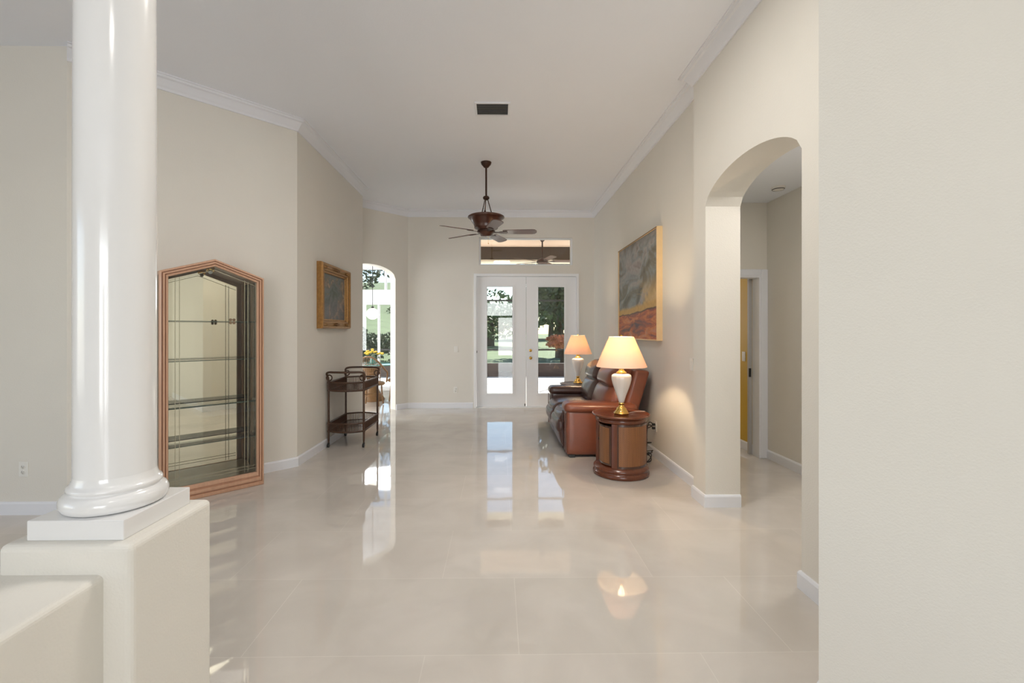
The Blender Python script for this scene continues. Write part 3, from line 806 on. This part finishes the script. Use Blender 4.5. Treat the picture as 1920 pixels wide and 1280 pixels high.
# ------------------------------------------------------------ drum end tables
def drum(loc, label, ajar, wood='wood_red'):
    o = tag(empty('end_table', loc), label, 'end table')
    h = TBH
    MB().lathe([(.001, h - .030), (.262, h - .030), (.268, h - .024), (.282, h - .018), (.286, h - .010), (.284, h - .002), (.272, h), (.266, h - .004), (.001, h - .004)], n=72).build('tabletop', wood, o)
    MB().lathe([(.001, .0), (.268, .0), (.276, .008), (.278, .03), (.268, .045), (.262, .05), (.266, .058), (.272, .07), (.268, .085), (.255, .092), (.25, .105), (.001, .105)], n=72).build('base', 'wood_red', o)
    MB().lathe([(.10, .530), (.247, .530), (.254, .540), (.256, .560), (.250, h - .031), (.10, h - .031)], n=72).build('top_rail', wood, o)
    n, Ri = 64, .246
    def arc(r0, r1, a0, a1, z0, z1, k=20):
        a0, a1 = R(a0), R(a1)
        p = [(r1 * math.cos(a0 + (a1 - a0) * i / k), r1 * math.sin(a0 + (a1 - a0) * i / k)) for i in range(k + 1)]
        q = [(r0 * math.cos(a0 + (a1 - a0) * i / k), r0 * math.sin(a0 + (a1 - a0) * i / k)) for i in range(k + 1)]
        mb = MB(); m = k + 1
        v = [(x, y, z0) for x, y in p] + [(x, y, z1) for x, y in p] + [(x, y, z0) for x, y in q] + [(x, y, z1) for x, y in q]
        f = []
        for i in range(k):
            f += [(i, i + 1, m + i + 1, m + i), (2 * m + i + 1, 2 * m + i, 3 * m + i, 3 * m + i + 1), (m + i, m + i + 1, 3 * m + i + 1, 3 * m + i), (i + 1, i, 2 * m + i, 2 * m + i + 1)]
        f += [(0, m, 3 * m, 2 * m), (k, 2 * m + k, 3 * m + k, m + k)]
        return mb.add(v, f)
    # camera looks towards +y : the front of the drum is at -90 degrees; the cane bay -86..-14, stile at -104..-88, door -180..-106
    for a0, a1 in ((-125, -113), (-22, -14), (76, 90), (-216, -205)):
        arc(.222, .252, a0, a1, .105, .530, 8).build('stile', wood, o)
    for a0, a1 in ((-113, -22), (-14, 76), (90, 144)):
        b = arc(.226, .2465, a0, a1, .105, .530).build('side_panel', wood, o)
        e = 3.5
        arc(.2466, .2505, a0 + .3, a1 - .3, .106, .128).build('panel_rail', 'wood_dark', b); arc(.2466, .2505, a0 + .3, a1 - .3, .508, .529).build('panel_rail', 'wood_dark', b)
        arc(.2466, .2505, a0 + .3, a0 + e, .128, .508, 4).build('panel_stile', 'wood_dark', b); arc(.2466, .2505, a1 - e, a1 - .3, .128, .508, 4).build('panel_stile', 'wood_dark', b)
        arc(.2466, .2485, a0 + e, a1 - e, .128, .508).build('cane_inset', 'cane', b)
    # curved door hinged at -112, swung slightly outwards
    hp = (.246 * math.cos(R(-125)), .246 * math.sin(R(-125)))
    T = Matrix.Translation((hp[0], hp[1], 0)) @ Matrix.Rotation(R(ajar), 4, 'Z') @ Matrix.Translation((-hp[0], -hp[1], 0))
    A, B = -204, -126
    dr = arc(.230, .2465, A, B, .125, .505).xf(T).build('door', wood, o)
    for q, nm, mm in ((arc(.2466, .2510, A, B, .125, .142), 'door_rail', 'wood_dark'), (arc(.2466, .2510, A, B, .488, .505), 'door_rail', 'wood_dark'),
                      (arc(.2466, .2510, A, A + 5, .142, .488, 4), 'door_stile', 'wood_dark'), (arc(.2466, .2510, B - 5, B, .142, .488, 4), 'door_stile', 'wood_dark'),
                      (arc(.2466, .2488, A + 5, B - 5, .142, .488), 'cane_inset', 'cane')):
        q.xf(T).build(nm, mm, dr)
    a = R(-198); kx, ky = .2515 * math.cos(a), .2515 * math.sin(a)
    pull = MB().tube([(kx * (1 + .05 * math.sin(i * PI / 8)), ky * (1 + .05 * math.sin(i * PI / 8)), .30 + .05 * i / 8) for i in range(9)], .0045, 8).xf(T)
    pull.build('door_pull', 'bronze', dr)
    MB().lathe([(.001, .11), (.2, .11), (.2, .115), (.001, .115)], n=40).build('inner_floor', 'wood_dark', o)
    return o
drum((TBX, TBY, 0), 'round wood end table with woven cane panels and one door ajar, nearest the camera', -9)
drum((TCX, TCY, 0), 'round dark end table at the far arm of the sofa, beside the french doors', 0, 'wood_dark')

# ------------------------------------------------------------ reclining loveseat (faces -x)
so = tag(empty('sofa', (1.24, 5.98, 0)), 'brown leather reclining loveseat against the right-hand wall below the big painting', 'sofa')
ox, oy = 1.24, 5.98
def L(mb, name, m='leather', parent=so, **k):
    mb.xf(Matrix.Translation((-ox, -oy, 0))); return mb.build(name, m, parent, **k)
Y0, Y1 = 5.10, 6.86
for i, (a, b) in enumerate(((Y0, Y0 + .25), (Y1 - .25, Y1))):
    arm = L(MB().rbox(.765, 1.50, a + .015, b - .015, .03, .545, .03, 12, .008), 'arm', 'leather' if i == 0 else 'leather_shaded')
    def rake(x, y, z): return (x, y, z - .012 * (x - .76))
    L(MB().rbox(.745, 1.56, a - .012, b + .012, .505, .618, .05, 16, .012, rake), 'arm_pad', 'leather' if i == 0 else 'leather_shaded', arm)
    L(MB().tube([(.752, a + .022, .06), (.748, a + .022, .30), (.752, a + .022, .50)], .006, 8).tube([(.752, b - .022, .06), (.748, b - .022, .30), (.752, b - .022, .50)], .006, 8), 'piping', 'leather_shaded', arm)
L(MB().rbox(.80, 1.66, Y0 + .26, Y1 - .26, .06, .30, .04, 10, 0), 'seat_base', 'leather_shaded')
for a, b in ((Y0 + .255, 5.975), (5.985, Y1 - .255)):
    L(MB().rbox(.735, 1.42, a, b, .30, .475, .075, 14, .035), 'seat_cushion', 'leather_shaded')
    f = L(MB().rbox(.705, .80, a + .005, b - .005, .05, .33, .04, 14, .02, lambda x, y, z: (x + .06 * max(0, 1 - z / .33) ** 1.5, y, z)), 'footrest', 'leather_shaded')
    L(MB().rbox(.688, .79, a + .008, b - .008, .22, .38, .045, 14, .02), 'footrest_pillow', 'leather_shaded', f)
def back(x, y, z):                       # rake the backrests towards the wall
    return (x + .36 * max(0, z - .45), y, z)
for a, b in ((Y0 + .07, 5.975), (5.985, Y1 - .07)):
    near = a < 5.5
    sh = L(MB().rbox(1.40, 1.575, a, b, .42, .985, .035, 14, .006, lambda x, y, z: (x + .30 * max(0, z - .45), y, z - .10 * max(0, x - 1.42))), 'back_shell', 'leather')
    L(MB().rbox(1.185, 1.43, a + .06, b - .04, .455, .80, .085, 16, .05, lambda x, y, z: (x + .30 * max(0, z - .45), y, z)), 'back_cushion', 'leather' if near else 'leather_shaded')
    L(MB().rbox(1.16, 1.43, a + .07, b - .05, .76, 1.0, .09, 16, .035, lambda x, y, z: (x + .30 * max(0, z - .45), y, z)), 'headrest', 'leather' if near else 'leather_shaded')
L(MB().box(.80, .86, Y0 + .02, Y0 + .08, 0, .035).box(1.40, 1.46, Y0 + .02, Y0 + .08, 0, .035).box(.80, .86, Y1 - .08, Y1 - .02, 0, .035).box(1.40, 1.46, Y1 - .08, Y1 - .02, 0, .035), 'feet', 'black')
L(MB().tube([(1.15, Y0 + .006, .33), (1.15, Y0 - .012, .36)], .01, 8), 'recline_lever', 'black')

# ------------------------------------------------------------ lamp cords
def spl(pts, k=6):
    out = []; P = [Vector(p) for p in pts]
    for i in range(len(P) - 1):
        a = P[max(i - 1, 0)]; b = P[i]; c = P[i + 1]; e = P[min(i + 2, len(P) - 1)]
        for j in range(k):
            t = j / k
            out.append(.5 * ((2 * b) + (c - a) * t + (2 * a - 5 * b + 4 * c - e) * t * t + (3 * b - a - 3 * c + e) * t ** 3))
    return out + [P[-1]]
pc = tag(empty('power_cord', (1.62, 5.0, 0)), 'tangled dark lamp cords hanging from the outlet beside the wicker end table', 'cord')
def C(pts, r=.005): return MB().tube([tuple(Vector(p) - Vector((1.62, 5.0, 0))) for p in spl(pts)], r, 6)
rnd = random.Random(5)
for k in range(3):
    pts = [(1.752, 5.13, .375 - .045 * (k % 2)), (1.70, 5.11, .40 - .03 * k), (1.665 - .02 * k, 5.08, .33), (1.655, 5.06, .20)]
    for j in range(7): pts.append((1.63 + rnd.uniform(-.07, .08), 5.02 + rnd.uniform(-.06, .06), .16 - .018 * j + rnd.uniform(-.05, .05) * (1 if j < 5 else 0)))
    pts.append((1.60 + .03 * k, 4.95, .008)); pts.append((1.50, 4.82 + .03 * k, .006))
    C(pts).build('cord', 'black' if k else 'steel_dark', pc)
for z in (.330, .371):
    MB().box(.130 - .012, .130 + .020, .118, .142, z - .012, z + .012).build('plug', 'black', pc)
cd = tag(empty('lamp_cord', (TBX, TBY, TBH)), 'thin pale cord trailing from the lamp across the wicker end table top', 'cord')
MB().tube(spl([(.07, -.03, .003), (.12, .01, .003), (.17, .05, .003), (.22, .06, .003), (.262, .05, .004)]), .0028, 6).build('cord', 'white_plastic', cd)

# ------------------------------------------------------------ rattan bar cart
CX, CY = -1.872, 5.93
cart = tag(empty('bar_cart', (CX, CY, 0)), 'dark rattan bar cart with two railed trays standing below the gilt-framed painting', 'cart')
hw, hl = .215, .315
legs = []
for sx in (-1, 1):
    for sy in (-1, 1):
        x, y = sx * hw, sy * hl
        pts = [(x, y, .055), (x, y, .10), (x, y, .40), (x, y, .80)]
        mb = MB().tube(pts, [.010, .013, .0135, .013], 10)
        for z in (.20, .30, .70, .80): mb.tube([(x, y, z - .012), (x, y, z + .012)], .0165, 10)
        lg = mb.build('leg', 'rattan', cart)
        MB().tube([(x - .012, y - .008, .024), (x + .010, y - .008, .024)], .024, 14).tube([(x, y, .045), (x, y, .058)], .014, 8).build('caster', 'black', lg)
def tray(z0, rail, name):
    """outline with bowed ends; base board, lower and upper rail, spindles"""
    out = []
    K = 12
    for i in range(K + 1): t = -1 + 2 * i / K; out.append((t * hw, -hl - .085 * (1 - t * t)))
    for i in range(K + 1): t = 1 - 2 * i / K; out.append((t * hw, hl + .085 * (1 - t * t)))
    b = MB().prism([(x * .985, y * .985) for x, y in out], z0, z0 + .012).build(name, 'wood_dark', cart)
    r = MB().tube([(x, y, z0 + .006) for x, y in out], .012, 8, closed=True).tube([(x, y, z0 + rail) for x, y in out], .0105, 8, closed=True)
    r.build('tray_rail', 'rattan', b)
    sp = MB(); path = out + [out[0]]; dist = 0; nxt = 0
    for (x0_, y0_), (x1_, y1_) in zip(path, path[1:]):
        Ls = math.hypot(x1_ - x0_, y1_ - y0_)
        while nxt < dist + Ls:
            t = (nxt - dist) / Ls; x = x0_ + (x1_ - x0_) * t; y = y0_ + (y1_ - y0_) * t
            sp.tube([(x, y, z0 + .012), (x, y, z0 + rail - .004)], .0046, 5, caps=False); nxt += .019
        dist += Ls
    sp.build('tray_spindles', 'rattan', b)
tray(.695, .105, 'top_tray'); tray(.195, .105, 'bottom_tray')
for s in (-1, 1):
    lift = .0
    y = s * hl
    pts = [(-hw, y, .80), (-hw - .004, y + s * .01, .86), (-hw - .012, y + s * .03, .905), (-hw + .02, y + s * .05, .925), (-hw + .09, y + s * .085, .928), (0, y + s * .105, .928), (hw - .09, y + s * .085, .928), (hw - .02, y + s * .05, .925), (hw + .012, y + s * .03, .905), (hw + .004, y + s * .01, .86), (hw, y, .80)]
    MB().tube(spl(pts, 4), .0135, 10).build('handle', 'rattan', cart)
    for sx in (-1, 1):
        MB().tube([(sx * (hw - .012) + .034 * math.cos(a), y + s * .012, .855 + .034 * math.sin(a)) for a in [i * 2 * PI / 14 for i in range(14)]], .008, 6, closed=True).build('scroll', 'rattan', cart)

# ------------------------------------------------------------ dinette: table, chairs, vase, pendant
NX, NY = -2.62, 9.42
tb = tag(empty('dining_table', (NX, NY, 0)), 'round glass dining table seen through the arch behind the bar cart', 'table')
MB().lathe([(.001, .738), (.545, .738), (.55, .744), (.545, .75), (.001, .75)], n=56).build('tabletop', 'teal_glass', tb)
MB().lathe([(.26, 0), (.27, .03), (.20, .12), (.10, .30), (.085, .40), (.12, .58), (.22, .70), (.26, .737)], n=28).build('pedestal', 'rattan_light', tb)
va = tag(empty('flower_vase', (NX + .03, NY - .05, .7505)), 'teal glass vase of yellow flowers on the dinette table', 'vase')
MB().lathe([(.001, 0), (.05, 0), (.062, .03), (.058, .07), (.035, .11), (.04, .13)], n=24, cap=False).build('vase', 'teal_glass', va)
rnd = random.Random(11)
st = MB(); 
fl = []
for k in range(16):
    a = rnd.uniform(0, 2 * PI); r = rnd.uniform(.02, .20); z = .30 - r * .55 + rnd.uniform(-.03, .03)
    fl.append((r * math.cos(a), r * math.sin(a), z))
    st.tube([(0, 0, .06), (r * .4 * math.cos(a), r * .4 * math.sin(a), .18), fl[-1]], .003, 5)
st.build('stems', 'leaf_dark', va)
for p in fl: MB().sphere(p, .034, (1, 1, .6), 10, 6).build('flower', 'petal', va)
lv = MB()
for k in range(60):
    a = rnd.uniform(0, 2 * PI); r = rnd.uniform(.05, .22); z = .12 + rnd.uniform(0, .1); s = .035
    u = Vector((rnd.uniform(-1, 1), rnd.uniform(-1, 1), rnd.uniform(-.4, .4))).normalized() * s; w_ = u.cross(Vector((0, 0, 1))).normalized() * s * .5
    c = Vector((r * math.cos(a), r * math.sin(a), z)); lv.add([c - u, c - w_, c + u, c + w_], [(0, 1, 2, 3)])
lv.build('leaves', 'leaf_dark', va)

def chair(loc, rot, label):
    o = tag(empty('rattan_chair', loc, rot), label, 'chair', 'rattan chairs around the dinette table')
    MB().lathe([(.001, .40), (.225, .40), (.24, .415), (.24, .435), (.22, .455), (.001, .462)], n=28).build('seat', 'rattan_light', o)
    for a in (45, 135, 225, 315):
        c, s = math.cos(R(a)), math.sin(R(a))
        MB().tube(spl([(c * .20, s * .20, .40), (c * .21, s * .21, .25), (c * .24, s * .24, .012)]), .015, 8).build('leg', 'rattan_light', o)
    MB().tube([(.19 * math.cos(i * PI / 10), .19 * math.sin(i * PI / 10), .20) for i in range(20)], .010, 6, closed=True).build('stretcher', 'rattan_light', o)
    # back hoop on +y side, arms curving forward
    pts = [(-.25, -.10, .44), (-.27, -.08, .62), (-.26, .08, .70), (-.20, .21, .82), (-.10, .27, .92), (0, .285, .95), (.10, .27, .92), (.20, .21, .82), (.26, .08, .70), (.27, -.08, .62), (.25, -.10, .44)]
    b = MB().tube(spl(pts, 5), .016, 8).build('backrest', 'rattan_light', o)
    w_ = MB()
    for i in range(13):
        t = -1 + 2 * i / 12; x = t * .19; zt = .93 - .13 * abs(t) ** 2
        w_.tube([(x, .20 - .06 * t * t, .46), (x * 1.02, .27 - .09 * t * t, zt)], .006, 5)
    for z in (.55, .64, .73, .80):
        w_.tube(spl([(-.21, .15 + (z - .46) * .12, z), (0, .215 + (z - .46) * .13, z), (.21, .15 + (z - .46) * .12, z)]), .006, 5)
    w_.build('woven_back', 'rattan_light', b)
    return o
chair((-2.42, 8.74, 0), R(180), 'rattan chair with its back to the camera, at the near side of the dinette table')
chair((-2.03, 9.35, 0), R(-90), 'rattan chair nearest the arch jamb, at the side of the dinette table')

pe = tag(empty('pendant_light', (NX + .02, NY, 1.78)), 'glowing white globe pendant hanging above the dinette table', 'lamp')
MB().sphere((0, 0, 0), .125, (1, 1, .92), 28, 18).build('globe', 'globe', pe)
MB().tube([(0, 0, .112), (0, 0, .15)], .03, 16).build('cap', 'steel_dark', pe)
MB().tube([(0, 0, .15), (0, 0, H - 1.78 - .02)], .006, 6).build('cord', 'steel_dark', pe)
MB().lathe([(.001, H - 1.78 - .03), (.05, H - 1.78 - .025), (.055, H - 1.78 - .001)], n=24).build('canopy', 'steel_dark', pe)

# ------------------------------------------------------------ outside
struct(MB().box(-9, 9, 11.5, 14.6, -.15, -.02).box(-1.55, 9, 8.65, 11.5, -.15, -.02).build('patio_deck', 'deck'))
struct(MB().box(-1.5, 5.5, 8.66, 11.35, 3.46, 3.56).build('patio_ceiling', 'tan_ceiling'))
struct(MB().box(-1.5, 5.5, 11.0, 11.34, 3.145, 3.459).build('patio_beam', 'dark_beam'))
struct(MB().box(-1.5, 5.5, 10.97, 11.36, 3.10, 3.144).build('patio_beam_trim', 'cream'))
pe = tag(empty('pool_enclosure', (0, 14.45, 0)), 'dark framed screen enclosure with rails beyond the patio', 'screen enclosure')
MB().box(-9, 9, -.06, .06, -.1, .40).build('knee_panel', 'knee', pe)
for z in (.83, 2.39, 3.9): MB().box(-9, 9, -.025, .025, z - .025, z + .025).build('rail', 'steel_dark', pe)
for x in (-7.2, -5.7, -1.3, .84, 3.0, 5.2): MB().box(x - .025, x + .025, -.03, .03, .4, 3.9).build('post', 'steel_dark', pe)

def terrain(x, y):
    t = max(0, y - 15.5); f = min(1, max(0, (-x - 1.5) / 6)); f = f * f * (3 - 2 * f)
    return -.05 + t * (.022 + .15 * f)
g = MB(); nx, ny = 50, 40
vs = [(x_, y_, terrain(x_, y_)) for j in range(ny + 1) for i in range(nx + 1) for x_, y_ in ((-32 + 60 * i / nx, 14.52 + 48 * (j / ny) ** 1.3),)]
g.add(vs, [(j * (nx + 1) + i, j * (nx + 1) + i + 1, (j + 1) * (nx + 1) + i + 1, (j + 1) * (nx + 1) + i) for j in range(ny) for i in range(nx)], True)
struct(g.build('lawn', 'grass'))

def crown(rx, ry, rz, n, size, seed, fill=True):
    rnd = random.Random(seed); mb = MB()
    lumps = [(Vector((rnd.gauss(0, .42) * rx, rnd.gauss(0, .42) * ry, rnd.gauss(0, .42) * rz)), rnd.uniform(.35, .6)) for _ in range(14)]
    for _ in range(n):
        c, k = rnd.choice(lumps)
        d = Vector((rnd.gauss(0, 1), rnd.gauss(0, 1), rnd.gauss(0, 1))).normalized() * rnd.uniform(.6, 1) ** .5
        p = c + Vector((d.x * rx, d.y * ry, d.z * rz)) * k
        u = Vector((rnd.gauss(0, 1), rnd.gauss(0, 1), rnd.gauss(0, 1))).normalized(); w_ = u.cross(Vector((rnd.gauss(0, 1), rnd.gauss(0, 1), .3))).normalized()
        s = size * rnd.uniform(.6, 1.3)
        mb.add([p - u * s, p - w_ * s * .45, p + u * s, p + w_ * s * .45], [(0, 1, 2, 3)])
    return mb
def tree(name, x, y, r, h, mt, label, seed, n=2600, size=.16, cat='tree', trunk=True, low=None):
    z = terrain(x, y)
    o = tag(empty(name, (x, y, z)), label, cat)
    rz = (h * .5) if low is None else (h - low) / 2
    zc = h - rz
    m = crown(r, r, rz, n, size, seed); m.xf(Matrix.Translation((0, 0, zc)))
    m.build('foliage', mt, o)
    if trunk: MB().tube([(0, 0, -.1), (.05, 0, zc * .6), (-.05, .05, zc)], [r * .07 + .05, r * .05 + .04, .04], 8).build('trunk', 'bark', o)
tree('shade_tree', 3.0, 22.5, 2.4, 5.6, 'leaf_dark', 'large dark leafy tree on the lawn seen through the door pane with the knob', 1, 5200, .17, low=1.2)
tree('shade_tree', -.6, 33, 3.6, 3.9, 'leaf_mid', 'green tree far across the lawn behind the door pane without the knob', 2, 4200, .18, low=1.0)
tree('shade_tree', 11.5, 33, 3.6, 7.5, 'leaf_mid', 'green tree at the lawn edge, partly hidden by the far lamp', 3, 2600, .2, low=.8)
tree('flowering_shrub', 2.5, 18.0, .8, 1.25, 'leaf_red', 'coppery red shrub on the lawn below the large dark tree', 4, 1500, .07, 'shrub', low=.75)
tree('shade_tree', -14.5, 46, 5.5, 7.5, 'leaf_dark', 'dark tree on top of the grassy bank beyond the dinette', 5, 2500, .3, low=.8)
tree('shade_tree', 5.4, 47, 3.6, 8.0, 'leaf_mid', 'pale tree filling the gap behind the large dark tree', 7, 5200, .28, low=.2)
for i, (x, y, r, h, lb) in enumerate(((-4.9, 18.2, 1.1, .95, 'dark rounded hedge bush outside the dinette glass, nearer the arch edge'), (-6.2, 19.2, 1.2, 1.0, 'dark rounded hedge bush outside the dinette glass, behind the vase'))):
    tree('hedge_bush', x, y, r, h, 'leaf_dark', lb, 20 + i, 2200, .08, 'bush', False, low=0)
nr = tag(empty('neighbour_roof', (-6.3, 19, 4.2)), 'dark roof edge seen in the dinette transom', 'roof')
MB().prism([(-1.6, -.8), (.9, -.8), (.9, 1.5), (-1.6, 1.5)], .0, .35).build('roof_slab', 'roof', nr)
